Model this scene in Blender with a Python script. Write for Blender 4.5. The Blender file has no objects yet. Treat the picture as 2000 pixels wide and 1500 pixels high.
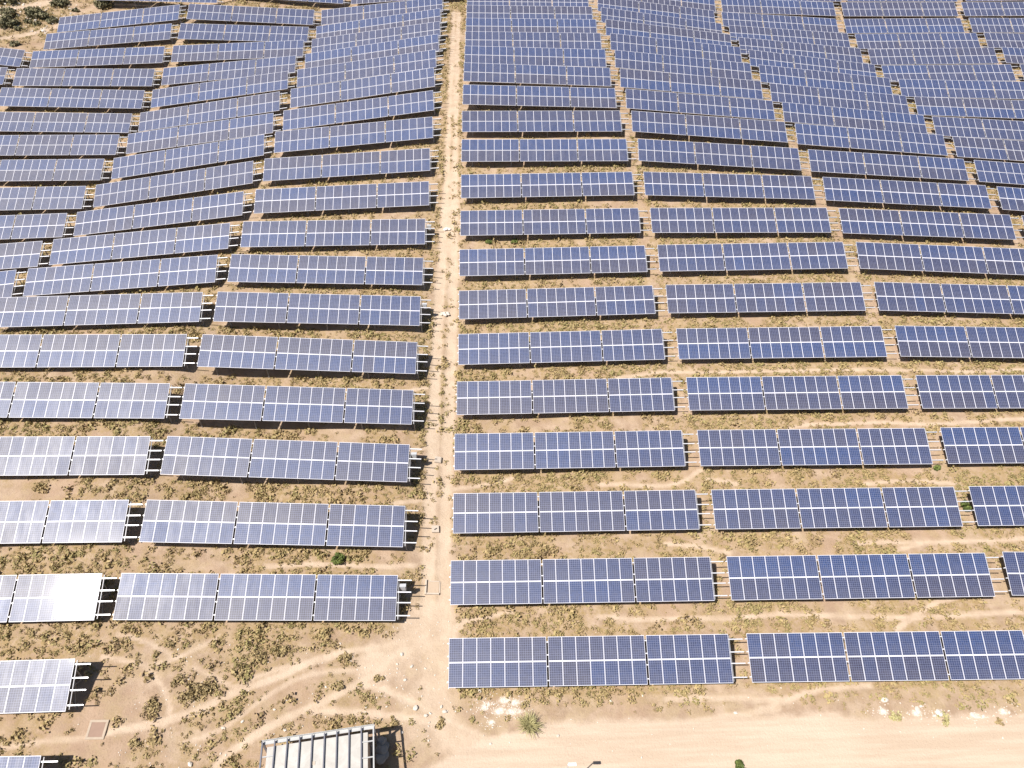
# Hillside solar farm seen from a drone: rows of tilted panel tables on dry scrubland.
# World: metres, x along the rows, y up the hill, z up. Camera hovers about 50 m above the ground.
import bpy, bmesh, math, random
import numpy as np
from mathutils import Matrix, Vector

random.seed(7); rng = np.random.default_rng(7)
scene = bpy.context.scene
COL = scene.collection
ZO = 52.0                      # height of the drone above the datum
CAM = [1413.183256, 0.71945, 0.032776, 0.014426, 0.483583]
TABLES = {
 'R1a': [6.806, 26.026, -49.458, -0.0006, -0.0003, -0.0047],
 'R1b': [6.724, 32.18, -48.637, 0.0018, 0.0005, -0.0008],
 'R1c': [6.731, 38.35, -47.828, 0.0062, 0.0004, -0.001],
 'R1d': [6.648, 44.536, -46.911, 0.013, -0.0028, -0.0047],
 'R1e': [6.678, 50.564, -45.887, 0.0207, -0.0049, -0.0023],
 'R1f': [6.676, 56.604, -44.72, 0.0268, -0.002, -0.0073],
 'R1g': [6.591, 62.563, -43.486, 0.0279, 0.0007, -0.0069],
 'R1h': [6.522, 68.45, -42.064, 0.0242, -0.0024, -0.0065],
 'R1i': [6.512, 74.311, -40.517, 0.0185, -0.0053, -0.009],
 'R1j': [6.47, 80.089, -38.797, 0.0172, 0.002, -0.0055],
 'R1k': [6.405, 86.117, -37.13, 0.0084, -0.0088, -0.0042],
 'R1l': [6.351, 92.101, -35.845, -0.0001, 0.0117, -0.0061],
 'R1m': [6.335, 98.009, -34.781, -0.0204, -0.0009, -0.0019],
 'R1n': [6.317, 104.059, -33.937, -0.03, -0.0042, -0.0068],
 'R1o': [6.308, 109.991, -33.353, -0.0215, 0.001, 0.0007],
 'R1p': [6.272, 115.965, -32.901, -0.0097, 0.006, 0.0004],
 'R1q': [6.22, 121.953, -32.543, -0.0061, 0.0027, -0.0006],
 'R1r': [6.179, 128.014, -32.182, -0.0064, -0.0012, 0.0011],
 'R1s': [6.124, 134.036, -31.9, -0.0035, 0.002, 0.0],
 'R2a': [28.613, 25.943, -49.37, 0.0095, -0.0096, 0.0016],
 'R2b': [28.499, 32.059, -48.4, 0.0213, -0.0135, -0.007],
 'R2c': [28.518, 38.107, -47.463, 0.0258, -0.0201, -0.007],
 'R2d': [28.463, 44.23, -46.494, 0.0233, -0.0231, -0.0068],
 'R2e': [28.512, 50.225, -45.38, 0.0224, -0.0219, -0.0063],
 'R2f': [28.536, 56.252, -44.08, 0.0281, -0.0255, 0.001],
 'R2g': [28.397, 62.308, -42.84, 0.0279, -0.0237, -0.0019],
 'R2h': [28.358, 68.254, -41.498, 0.0259, -0.0168, 0.0012],
 'R2i': [28.317, 74.136, -40.258, 0.0061, -0.0117, -0.0043],
 'R2j': [28.279, 80.155, -38.93, -0.0245, -0.0065, -0.0005],
 'R2k': [28.276, 86.119, -37.663, -0.0551, -0.0114, 0.0024],
 'R2l': [28.22, 92.18, -36.547, -0.066, -0.0096, -0.0048],
 'R2m': [28.193, 98.037, -35.832, -0.0743, -0.0062, -0.0071],
 'R2n': [28.147, 104.07, -35.177, -0.0811, -0.0012, 0.0014],
 'R2o': [28.14, 110.094, -34.56, -0.087, -0.008, -0.0052],
 'R2p': [28.157, 116.224, -33.99, -0.0953, 0.0034, -0.0086],
 'R2q': [28.105, 122.152, -33.7, -0.1085, 0.0064, 0.0029],
 'R2r': [28.03, 128.049, -33.509, -0.1168, -0.0065, 0.0013],
 'R2s': [28.119, 133.986, -33.149, -0.1058, 0.005, 0.0034],
 'R2t': [29.335, 139.536, -32.548, -0.099, -0.0013, 0.0],
 'R3b': [50.371, 31.857, -48.33, -0.0127, -0.0149, 0.0122],
 'R3c': [50.339, 37.932, -47.235, 0.0049, -0.0068, 0.0034],
 'R3d': [50.342, 43.888, -46.132, 0.0144, -0.0154, 0.0065],
 'R3e': [50.351, 49.86, -45.112, 0.0074, -0.0156, 0.0077],
 'R3f': [50.404, 55.909, -43.942, -0.0112, -0.0166, 0.0065],
 'R3g': [50.287, 61.966, -42.844, -0.0281, -0.0115, 0.0051],
 'R3h': [50.241, 67.96, -41.677, -0.0374, -0.0186, 0.0105],
 'R3i': [50.184, 73.954, -40.678, -0.0396, -0.0068, 0.0101],
 'R3j': [50.119, 80.019, -39.805, -0.0484, -0.0119, 0.0079],
 'R3k': [50.062, 85.998, -38.996, -0.0569, -0.0105, 0.0065],
 'R3l': [50.051, 92.07, -38.195, -0.073, -0.0075, 0.0075],
 'R3m': [49.97, 98.035, -37.683, -0.085, -0.0063, 0.0068],
 'R3n': [49.893, 104.038, -37.149, -0.0837, -0.0069, 0.0057],
 'R3o': [49.876, 110.132, -36.592, -0.0913, -0.004, -0.0006],
 'R3p': [49.864, 115.982, -36.32, -0.1026, -0.0118, -0.0017],
 'R3q': [49.84, 122.019, -35.969, -0.0805, 0.0017, 0.0002],
 'R3r': [49.798, 128.109, -35.547, -0.0577, -0.0044, -0.0109],
 'R3s': [49.946, 134.318, -34.992, -0.0512, 0.0081, -0.0],
 'R3t': [51.042, 139.948, -33.912, -0.0263, 0.0024, -0.0026],
 'R3u': [53.036, 144.133, -32.805, 0.0018, -0.0041, -0.0017],
 'R4i': [72.018, 73.857, -41.922, -0.0771, -0.0004, -0.0004],
 'R4j': [71.95, 79.826, -41.183, -0.0745, -0.0061, 0.0039],
 'R4k': [71.896, 85.908, -40.435, -0.0699, -0.0021, -0.0009],
 'R4l': [71.853, 92.007, -39.756, -0.0607, -0.005, 0.0023],
 'R4m': [71.739, 97.927, -39.202, -0.0441, -0.0167, 0.0001],
 'R4n': [71.697, 103.902, -38.423, -0.0241, -0.0252, 0.0044],
 'R4o': [71.717, 109.828, -37.766, -0.0093, -0.0238, 0.0117],
 'R4p': [71.567, 115.863, -37.373, 0.0168, -0.0149, -0.0064],
 'R4q': [71.627, 121.893, -36.678, 0.0236, -0.0257, 0.0021],
 'R4r': [71.631, 127.998, -36.087, 0.0198, -0.0229, -0.0102],
 'R4s': [71.8, 134.327, -35.391, 0.0171, -0.0179, -0.0041],
 'R4t': [72.953, 139.913, -34.12, 0.0095, -0.0154, 0.0009],
 'R4u': [74.802, 144.685, -32.87, -0.0003, 0.0191, 0.0016],
 'R5p': [93.421, 115.761, -37.82, -0.0614, 0.0002, -0.0007],
 'R5q': [93.468, 121.792, -36.857, -0.0417, -0.0087, 0.0051],
 'R5r': [93.466, 127.866, -36.068, -0.0158, -0.0083, -0.0063],
 'R5s': [93.731, 133.94, -35.135, 0.0067, -0.025, 0.002],
 'R5t': [94.793, 139.794, -33.921, 0.016, -0.0246, -0.0027],
 'R5u': [96.704, 144.712, -32.545, 0.0222, 0.0088, -0.002],
 'L1C': [-17.721, 30.673, -47.923, -0.0626, 0.0169, -0.0063],
 'L1D': [-17.579, 36.605, -46.75, -0.0681, 0.0105, -0.0048],
 'L1E': [-17.637, 42.578, -45.658, -0.0698, 0.0053, -0.0075],
 'L1F': [-17.683, 48.487, -44.736, -0.0629, 0.0159, -0.0053],
 'L1G': [-17.704, 54.477, -43.769, -0.0574, 0.0045, -0.0017],
 'L1H': [-17.732, 60.667, -42.839, -0.0444, 0.0157, -0.0022],
 'L1I': [-17.786, 66.599, -41.952, -0.0263, 0.002, 0.0027],
 'L1J': [-17.863, 72.667, -40.957, 0.0097, 0.01, -0.0024],
 'L1K': [-17.707, 78.801, -39.729, 0.0429, 0.0154, 0.0029],
 'L1L': [-17.849, 84.787, -38.406, 0.0643, 0.0069, 0.0016],
 'L1M': [-17.744, 90.955, -37.188, 0.0967, 0.002, 0.0013],
 'L1N': [-17.872, 96.92, -36.321, 0.1328, 0.0062, -0.0016],
 'L1O': [-18.025, 103.0, -35.455, 0.1462, 0.0003, 0.009],
 'L1P': [-18.128, 108.858, -34.745, 0.1401, 0.0006, -0.0028],
 'L1Q': [-18.025, 114.729, -34.324, 0.1429, 0.0064, 0.0002],
 'L1R': [-18.073, 120.497, -33.957, 0.1373, -0.0135, 0.0015],
 'L1S': [-18.297, 126.221, -33.574, 0.1369, 0.0026, -0.0017],
 'L1T': [-18.304, 132.301, -32.99, 0.1025, 0.0075, -0.0008],
 'L1U': [-14.316, 140.564, -32.159, 0.07, -0.0051, 0.0009],
 'L2A': [-39.264, 18.278, -49.313, -0.0034, 0.0026, 0.0002],
 'L2B': [-39.297, 24.124, -48.262, -0.0086, 0.0193, -0.0232],
 'L2C': [-39.476, 30.305, -47.11, -0.0109, 0.0154, -0.0056],
 'L2D': [-39.403, 36.415, -45.923, -0.0183, 0.0131, 0.0024],
 'L2E': [-39.447, 42.33, -44.68, -0.0325, 0.0234, 0.0042],
 'L2F': [-39.469, 48.22, -43.75, -0.0373, 0.0175, -0.0031],
 'L2G': [-39.566, 54.246, -42.989, -0.0213, 0.0235, 0.0061],
 'L2H': [-39.63, 60.342, -42.596, 0.0149, 0.0185, -0.004],
 'L2I': [-39.631, 66.473, -42.505, 0.0705, 0.017, -0.0047],
 'L2J': [-39.645, 72.38, -42.146, 0.0988, 0.0031, 0.0063],
 'L2K': [-39.459, 78.448, -41.63, 0.1263, 0.0101, -0.0054],
 'L2L': [-39.512, 84.554, -40.842, 0.1516, 0.0109, -0.0019],
 'L2M': [-39.425, 90.734, -40.044, 0.1542, 0.0132, -0.0028],
 'L2N': [-39.47, 96.636, -39.366, 0.1414, 0.0063, 0.0062],
 'L2O': [-39.714, 102.471, -38.629, 0.1465, 0.0075, 0.0085],
 'L2P': [-39.745, 108.644, -37.691, 0.1315, 0.0124, -0.0025],
 'L2Q': [-39.781, 114.482, -36.892, 0.0928, 0.0029, -0.0021],
 'L2R': [-39.743, 120.489, -35.903, 0.0392, 0.0211, 0.0013],
 'L2S': [-39.972, 126.087, -34.797, -0.0242, 0.0047, -0.0094],
 'L2T': [-39.954, 131.952, -33.532, -0.0461, 0.0222, 0.0045],
 'L2U': [-36.047, 140.513, -32.205, -0.0624, 0.0233, -0.0],
 'L3I': [-61.387, 66.333, -44.622, 0.114, 0.014, 0.0002],
 'L3J': [-61.361, 72.29, -44.102, 0.0718, 0.0087, 0.0064],
 'L3K': [-61.194, 78.411, -43.486, 0.0351, 0.0086, -0.0011],
 'L3L': [-61.215, 84.332, -42.697, 0.014, 0.0129, 0.0123],
 'L3M': [-61.142, 90.593, -41.821, 0.0062, 0.0103, 0.0096],
 'L3N': [-61.216, 96.558, -40.974, -0.0001, 0.0166, 0.0054],
 'L3O': [-61.383, 102.324, -40.098, -0.0183, 0.0167, 0.008],
 'L3P': [-61.45, 108.497, -38.95, -0.0221, 0.0149, 0.0107],
 'L3Q': [-61.567, 114.203, -37.881, -0.0077, 0.0223, 0.0043],
 'L3R': [-61.551, 120.097, -36.759, 0.0322, 0.0246, 0.0008],
 'L3S': [-61.753, 125.955, -35.405, 0.0755, 0.0185, 0.0],
 'L3T': [-61.791, 131.587, -34.182, 0.0981, 0.0118, 0.007],
 'L4Q': [-83.441, 114.187, -37.652, -0.0064, -0.0003, 0.0001],
 'L4R': [-83.343, 119.892, -35.939, -0.105, 0.0174, 0.0108],
}

TRAILS = [[0.62,0.95,[[-5.4,29.08],[-5.33,31.32],[-5.39,34.75],[-5.55,39.4],[-5.59,44.59],[-5.78,52.71],[-5.83,63.46],[-5.63,74.86],[-5.59,83.2],[-5.64,93.12],[-5.75,106.49],[-6.09,122.54],[-6.42,133.89]]],[0.62,0.95,[[-3.92,28.9],[-4.02,31.35],[-4.24,34.82],[-4.25,39.54],[-4.32,44.78],[-4.31,52.98],[-4.44,63.69],[-4.51,74.9],[-4.65,83.15],[-4.84,93.07],[-5.02,106.46],[-5.37,122.57],[-5.55,133.86]]],[1.7,0.16,[[-4.5,26.57],[-4.65,31.33],[-4.82,34.79],[-4.9,39.47],[-5.0,44.68],[-5.05,52.85],[-5.14,63.58],[-5.04,74.88],[-5.09,83.17],[-5.24,93.09],[-5.38,106.47],[-5.69,122.55],[-5.98,133.88]]],[1.2,0.8,[[-4.95,71.77],[-4.98,74.88],[-5.05,79.72],[-5.17,84.07]]],[1.6,0.8,[[-5.09,30.5],[-6.13,28.48],[-7.56,27.3],[-8.98,26.54]]],[1.3,0.7,[[-4.3,30.51],[-4.11,28.1],[-4.27,25.82],[-4.37,24.02],[-3.57,22.3],[-1.76,20.63],[-0.36,19.97]]],[2.5,0.35,[[-5.02,29.28],[-5.08,26.95],[-5.14,24.74],[-4.5,22.98]]],[0.29,0.9,[[-6.7,28.47],[-8.74,27.86],[-11.51,27.44],[-13.81,26.67],[-15.47,25.74],[-18.79,24.48],[-20.78,23.28],[-23.46,22.43],[-26.35,21.94]]],[0.29,0.9,[[-7.21,27.69],[-8.57,26.18],[-9.95,25.26],[-12.46,23.84],[-14.93,22.81],[-16.47,21.82],[-18.23,20.55],[-18.72,19.78]]],[0.29,0.9,[[-9.95,25.26],[-8.08,24.91],[-6.19,24.03],[-4.33,23.15],[-2.5,22.29],[-0.71,21.43],[1.05,21.07]]],[0.29,0.9,[[-12.74,23.33],[-9.72,23.34],[-7.01,23.0],[-4.3,22.64]]],[0.2,0.6,[[-10.05,26.16],[-13.69,25.94],[-16.14,24.5],[-17.62,23.13],[-19.08,21.97],[-21.12,21.33]]],[0.2,0.6,[[-28.33,26.92],[-26.83,26.66],[-25.31,26.33],[-23.94,26.53],[-22.03,27.47],[-20.62,28.43]]],[0.2,0.6,[[-27.76,28.48],[-25.85,28.15],[-24.2,27.44],[-23.33,26.9]]],[0.2,0.6,[[-32.97,20.88],[-31.14,21.32],[-27.58,21.62]]],[0.2,0.6,[[-25.31,26.33],[-23.94,25.29],[-22.86,23.93],[-22.58,22.93]]],[0.2,0.6,[[-21.71,26.21],[-19.7,25.34],[-18.52,24.83]]],[0.2,0.6,[[-12.36,26.87],[-15.24,26.47],[-17.92,25.36],[-19.73,23.96]]],[0.22,0.75,[[8.0,30.13],[11.16,29.88],[15.16,29.94],[18.12,29.75],[21.18,30.06],[25.15,29.95],[28.07,29.68],[31.79,29.49],[41.09,29.72]]],[0.22,0.75,[[30.65,28.59],[33.74,30.34],[35.1,30.72],[36.48,31.1]]],[0.22,0.75,[[14.21,36.32],[16.32,36.14],[19.36,35.35]]],[0.22,0.75,[[29.96,35.93],[35.46,35.76],[39.72,35.75],[44.07,35.84]]],[0.22,0.75,[[33.1,35.15],[35.42,35.67]]],[0.22,0.75,[[-3.68,41.9],[-0.75,42.47],[1.53,43.07]]],[0.22,0.75,[[9.22,42.17],[10.58,42.1],[14.64,41.82],[16.99,42.29],[17.81,43.05],[18.56,43.39]]],[0.22,0.75,[[32.7,41.51],[35.04,41.69],[37.28,41.61],[40.29,41.22]]],[0.22,0.75,[[18.85,42.48],[21.45,41.87]]],[0.22,0.75,[[27.5,47.54],[29.28,47.89],[32.91,47.94],[37.72,47.89],[41.15,47.45],[46.14,47.8],[49.89,47.97]]],[0.22,0.75,[[11.9,53.99],[13.95,54.12],[16.56,54.6],[20.83,54.28],[27.18,54.23],[33.49,54.08],[37.27,54.0],[41.9,53.97],[47.48,53.7],[52.77,53.94]]],[0.22,0.75,[[-8.6,39.97],[-4.09,40.97],[-3.43,41.24]]],[0.22,0.75,[[-7.68,45.46],[-5.89,46.07]]],[0.22,0.75,[[-9.33,52.01],[-6.47,52.88]]],[0.22,0.75,[[-18.16,34.01],[-14.22,34.39],[-10.15,34.16],[-6.53,34.55]]],[0.22,0.75,[[-3.47,29.3],[-2.7,29.91],[1.26,30.7]]],[0.22,0.75,[[17.39,22.59],[20.55,23.53],[23.4,24.36],[27.18,24.46]]],[0.22,0.75,[[12.17,23.94],[15.88,23.97],[18.77,23.76],[20.94,23.59]]],[0.22,0.75,[[11.85,22.04],[16.31,22.63],[20.04,23.02]]],[0.22,0.75,[[-3.04,28.03],[-3.45,28.9],[-2.69,29.5]]],[1.0,0.8,[[-81.38,126.97],[-79.07,128.88],[-76.62,130.68],[-74.81,132.4],[-73.23,133.86]]],[1.6,0.9,[[-83.18,136.62],[-80.97,138.33],[-79.01,139.84],[-76.9,141.09]]]]
ROAD = [[-3.07, 18.32], [-1.56, 19.06], [0.33, 19.77], [3.13, 20.39], [8.08, 20.69], [15.16, 20.68], [25.77, 20.51], [36.45, 20.34], [47.35, 20.21]]
WHITE = [[0.57, 24.07, 0.45], [1.29, 23.88, 0.4], [0.19, 23.34, 0.45], [1.1, 23.26, 0.4], [-0.72, 23.81, 0.35], [-0.9, 23.53, 0.3], [1.64, 23.25, 0.3], [-0.36, 22.59, 0.3], [29.81, 22.57, 0.4], [31.45, 22.54, 0.35], [27.46, 22.69, 0.4], [33.92, 22.29, 0.35], [36.05, 22.52, 0.4]]
TABLES['L3U'] = [-57.9, 140.6, -32.6, -0.02, 0.01, 0.0]      # its foot and shadow reach into view
P = 1.008; GAP = 0.14; HS = 3.33; W = 20*P + 2*GAP; TILT = CAM[4]

# ------------------------------------------------------------------ helpers
def link(o, parent=None):
    COL.objects.link(o)
    if parent is not None: o.parent = parent
    return o
def tag(o, label=None, cat=None, group=None, kind=None):
    if label: o['label'] = label
    if cat: o['category'] = cat
    if group: o['group'] = group
    if kind: o['kind'] = kind
    return o
def empty(name, M):
    o = bpy.data.objects.new(name, None); o.empty_display_size = .3
    COL.objects.link(o); o.matrix_world = M; return o
def mesh_np(name, verts, faces, mats, attrs=None, smooth=False, midx=None):
    """verts (n,3), faces (m,k) with k = 3 or 4"""
    me = bpy.data.meshes.new(name); n, (m, k) = len(verts), faces.shape
    me.vertices.add(n); me.vertices.foreach_set('co', np.ascontiguousarray(verts, np.float32).ravel())
    me.loops.add(m*k); me.loops.foreach_set('vertex_index', np.ascontiguousarray(faces, np.int32).ravel())
    me.polygons.add(m); me.polygons.foreach_set('loop_start', np.arange(0, m*k, k, dtype=np.int32))
    me.polygons.foreach_set('loop_total', np.full(m, k, np.int32))
    if midx is not None: me.polygons.foreach_set('material_index', np.ascontiguousarray(midx, np.int32))
    me.polygons.foreach_set('use_smooth', np.full(m, smooth))
    for an, av in (attrs or {}).items():
        a = me.attributes.new(an, 'FLOAT', 'POINT'); a.data.foreach_set('value', np.ascontiguousarray(av, np.float32))
    for mt in mats: me.materials.append(mt)
    me.update(calc_edges=True); me.validate(); return me
class MB:
    """collects boxes and tubes into one mesh"""
    def __init__(s): s.v = []; s.f = []; s.mi = []
    def box(s, c, d, M=None, mi=0):
        b = len(s.v)
        for x in (-.5, .5):
            for y in (-.5, .5):
                for z in (-.5, .5):
                    p = Vector((x*d[0], y*d[1], z*d[2]))
                    if M is not None: p = M @ p
                    s.v.append(tuple(p + Vector(c)))
        for q in ((0,1,3,2),(4,6,7,5),(0,4,5,1),(2,3,7,6),(0,2,6,4),(1,5,7,3)):
            s.f.append(tuple(b+i for i in q)); s.mi.append(mi)
    def bar(s, a, b, w, h, up=(0,0,1), mi=0):
        a, b = Vector(a), Vector(b); x = (b-a); L = x.length; x.normalize()
        y = Vector(up).cross(x); y.normalize(); z = x.cross(y)
        M = Matrix((x, y, z)).transposed()
        s.box((a+b)/2, (L, w, h), M, mi)
    def tube(s, a, b, r0, r1=None, n=8, mi=0):
        a, b = Vector(a), Vector(b); r1 = r0 if r1 is None else r1
        x = (b-a).normalized(); u = x.orthogonal().normalized(); w = x.cross(u); k = len(s.v)
        for c, r in ((a, r0), (b, r1)):
            for i in range(n):
                t = 2*math.pi*i/n; s.v.append(tuple(c + r*(math.cos(t)*u + math.sin(t)*w)))
        for i in range(n):
            j = (i+1) % n; s.f.append((k+i, k+j, k+n+j, k+n+i)); s.mi.append(mi)
        s.f.append(tuple(k+i for i in reversed(range(n)))); s.mi.append(mi)
        s.f.append(tuple(k+n+i for i in range(n))); s.mi.append(mi)
    def mesh(s, name, *mats, bevel=0):
        me = bpy.data.meshes.new(name); me.from_pydata(s.v, [], s.f)
        for m in mats: me.materials.append(m)
        me.polygons.foreach_set('material_index', s.mi)
        if bevel:
            bm = bmesh.new(); bm.from_mesh(me)
            bmesh.ops.bevel(bm, geom=bm.edges[:], offset=bevel, segments=1, affect='EDGES'); bm.to_mesh(me); bm.free()
        me.update(); return me
    def obj(s, name, mats, parent=None, bevel=0):
        o = bpy.data.objects.new(name, s.mesh(name, *mats, bevel=bevel)); return link(o, parent)

# value noise in numpy (for terrain relief, track edges and plant density)
def vnoise(x, y, seed):
    xi = np.floor(x).astype(np.int64); yi = np.floor(y).astype(np.int64); fx = x-xi; fy = y-yi
    fx = fx*fx*(3-2*fx); fy = fy*fy*(3-2*fy)
    def h(a, b):
        n = (a*374761393 + b*668265263 + seed*982451653) & 0xffffffff
        n = ((n ^ (n >> 13))*1274126177) & 0xffffffff
        return ((n ^ (n >> 16)) & 0xffff)/65535.0
    return (h(xi,yi)*(1-fx)+h(xi+1,yi)*fx)*(1-fy) + (h(xi,yi+1)*(1-fx)+h(xi+1,yi+1)*fx)*fy
def fbm(x, y, s, seed, o=3):
    t = 0; a = 1; n = 0
    for k in range(o):
        t = t + a*vnoise(x/s*2**k, y/s*2**k, seed+k*17); n += a; a *= .55
    return t/n
def sstep(a, b, x):
    t = np.clip((x-a)/(b-a), 0, 1); return t*t*(3-2*t)

# ------------------------------------------------------------------ table frames
def axes(t):
    x, y, z, ro, yw, dt = t; a = TILT+dt
    ex = np.array([math.cos(yw)*math.cos(ro), math.sin(yw)*math.cos(ro), math.sin(ro)])
    hy = np.array([-math.sin(yw), math.cos(yw), 0.]); nz = np.cross(ex, hy); nz /= np.linalg.norm(nz)
    hy2 = np.cross(nz, ex); up = hy2*math.cos(a) + nz*math.sin(a)
    return ex, up, np.cross(ex, up)
def tpoint(t, u, v):           # u metres from the left end, v 0 top edge .. 1 bottom edge
    ex, up, n = axes(t); return np.array(t[:3]) + [0,0,ZO] + (u-W/2)*ex - (v-.5)*HS*up

# ------------------------------------------------------------------ terrain height: thin-plate spline under the table feet
def clearance(n):
    if n == 'R1a': return .85
    if n == 'R2a': return .7
    if n[:2] == 'R3' and n[2] < 'f': return .85
    if n[:2] == 'L1' and n[2] in 'DEFGH': return dict(D=1.2, E=1.45, F=1.7, G=1.6, H=1.3)[n[2]]
    if n == 'L3U': return 1.5
    if n[:2] in ('L2', 'L3', 'L4'): return .9
    return 1.0
_pts = []; _zz = []
for n, t in TABLES.items():
    for u in (0, W/2, W):
        p = tpoint(t, u, 1); _pts.append([p[0], p[1]+.3]); _zz.append(p[2]-clearance(n)+(.3 if n in ('L1E','L1F','L1G') and u == W else 0))
_pts = np.array(_pts); _zz = np.array(_zz); SC = 30.
def _phi(r2): return np.where(r2 > 1e-12, .5*r2*np.log(np.maximum(r2, 1e-12)), 0)
_Q = _pts/SC; _r2 = ((_Q[:,None]-_Q[None])**2).sum(-1); _n = len(_Q); _A = np.c_[np.ones(_n), _Q]
_w = np.linalg.solve(np.block([[_phi(_r2)+.006*np.eye(_n), _A], [_A.T, np.zeros((3,3))]]), np.r_[_zz, 0, 0, 0])
CX = np.arange(-100, 121, 2.0); CY = np.arange(2, 172, 2.0)
_g = np.stack(np.meshgrid(np.clip(CX, -95, 108), np.clip(CY, 8, 156), indexing='ij'), -1).reshape(-1, 2)/SC
CZ = (_phi(((_g[:,None]-_Q[None])**2).sum(-1)) @ _w[:-3] + _w[-3] + _g @ _w[-2:]).reshape(len(CX), len(CY))
def base_z(x, y):              # Catmull-Rom look-up in the coarse grid
    fx = np.clip((x-CX[0])/2.0, 1, len(CX)-3.001); fy = np.clip((y-CY[0])/2.0, 1, len(CY)-3.001)
    i = fx.astype(int); j = fy.astype(int); u = fx-i; v = fy-j
    def w4(t): return [-.5*t+t*t-.5*t**3, 1-2.5*t*t+1.5*t**3, .5*t+2*t*t-1.5*t**3, -.5*t*t+.5*t**3]
    a, b = w4(u), w4(v); r = 0
    for k in range(4):
        for l in range(4): r = r + a[k]*b[l]*CZ[i+k-1, j+l-1]
    return r

# ------------------------------------------------------------------ track masks
def poly_dist(x, y, L):
    d = np.full(x.shape, 1e9)
    for (x0, y0), (x1, y1) in zip(L[:-1], L[1:]):
        dx, dy = x1-x0, y1-y0; l2 = dx*dx+dy*dy+1e-9
        t = np.clip(((x-x0)*dx+(y-y0)*dy)/l2, 0, 1)
        d = np.minimum(d, np.hypot(x-x0-t*dx, y-y0-t*dy))
    return d
def smooth_line(L):
    L = [np.array(p) for p in L]
    for _ in range(2):
        M = [L[0]]
        for a, b in zip(L[:-1], L[1:]): M += [a*.75+b*.25, a*.25+b*.75]
        L = M+[L[-1]]
    return L
TR = [(w, s, smooth_line(L)) for w, s, L in TRAILS]
RD = smooth_line(ROAD)
def masks(x, y):
    """track, road and white-rubble strength at points"""
    far = sstep(70, 95, y)
    wob = (fbm(x, y, 2.2, 5)-.5)*.5 + (fbm(x, y, .55, 9)-.5)*.35
    tr = np.zeros(x.shape)
    for w, s, L in TR:
        A = np.array(L); lo = A.min(0)-w*3-1; hi = A.max(0)+w*3+1
        k = (x > lo[0]) & (x < hi[0]) & (y > lo[1]) & (y < hi[1])
        if not k.any(): continue
        d = poly_dist(x[k], y[k], L)/w + wob[k]*(1.0 if w > .5 else .4)
        d = d*(1+.55*far[k]*(w > .5)); tr[k] = np.maximum(tr[k], s*(1-.22*far[k])*(1-sstep(.45, 1.35, d)))
    d = poly_dist(x, y, RD) + wob*1.1
    rd = 1-sstep(1.15, 2.75, d)
    wh = np.zeros(x.shape)
    for px, py, r in WHITE:
        d = np.hypot(x-px, (y-py)*1.6)/(r*1.7)
        wh = np.maximum(wh, np.clip(1-d, 0, 1))
    return tr, rd, wh
def relief(x, y, tr, rd):
    r = (fbm(x, y, 3.0, 31)-.5)*.22 + (fbm(x, y, .7, 37)-.5)*.10
    return r*(1-.75*np.maximum(tr, rd)) - .05*tr - .03*rd
def ground_z(x, y):
    x = np.atleast_1d(np.asarray(x, float)); y = np.atleast_1d(np.asarray(y, float))
    tr, rd, wh = masks(x, y); return base_z(x, y) + relief(x, y, tr, rd)
def gz(x, y): return float(ground_z(x, y)[0])

def table_fields(x, y):
    """distance in front of the nearest table's low edge, and whether the point lies under a table / in a gap"""
    front = np.full(x.shape, 99.); under = np.zeros(x.shape, bool); ingap = np.ones(x.shape, bool)
    for t in TABLES.values():
        c = abs(t[1])*0+HS*math.cos(TILT)/2; k = np.abs(x-t[0]) < W/2+.1
        d = (t[1]-c)-y; front = np.where(k & (d > -.7) & (d < front), d, front)
        under |= k & (y > t[1]-c+.7) & (y < t[1]+c+.15)
        ingap &= ~(k & (np.abs(y-t[1]) < 4.5))
    return front, under, ingap
def scrub_density(x, y):
    front, under, ingap = table_fields(x, y); trm, rdm, whm = masks(x, y)
    pat = fbm(x, y, 4.5, 71, 3); fine = fbm(x, y, 1.1, 77, 2)
    dens = np.where(front < 2.0, 1.25, np.where(front < 3.2, .45, .40))
    dens = np.where(ingap, .34, dens)
    fore = (x < -5.5) & (y < 29.5); dens = np.where(fore & (front > 1.8), .55, dens)
    dens = np.where((x > -4) & (y < 24.3), np.where(front < 1.0, .34, .16), dens)
    dens = np.where((x < -60) & (y > 122) & (front > 2), .95, dens)
    cen = (x > -8.5) & (x < -3.2) & (y > 29); dens = np.where(cen, .85, dens)
    dens = np.where((x > -7.5) & (x < -2.6) & (y < 29), .10, dens)
    dens = dens*sstep(.30, .62, pat*.55+fine*.45+.02)*1.55
    dens = dens*(1-sstep(.22, .6, trm))*(1-sstep(.05, .3, rdm))*(1-.8*whm)
    mini = np.exp(-np.abs(x+5.05-.012*(y-40))*2.2)*(y > 31)*(y < 115)
    dens = np.where(cen, np.maximum(dens, mini*.9*sstep(.40, .60, fine)), dens)
    dens = np.where(under, .03, dens)
    bld = (x > -15.6) & (x < -8.0) & (y < 21.8+.13*(x+11)); return np.where(bld, 0, dens), pat, fine
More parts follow.
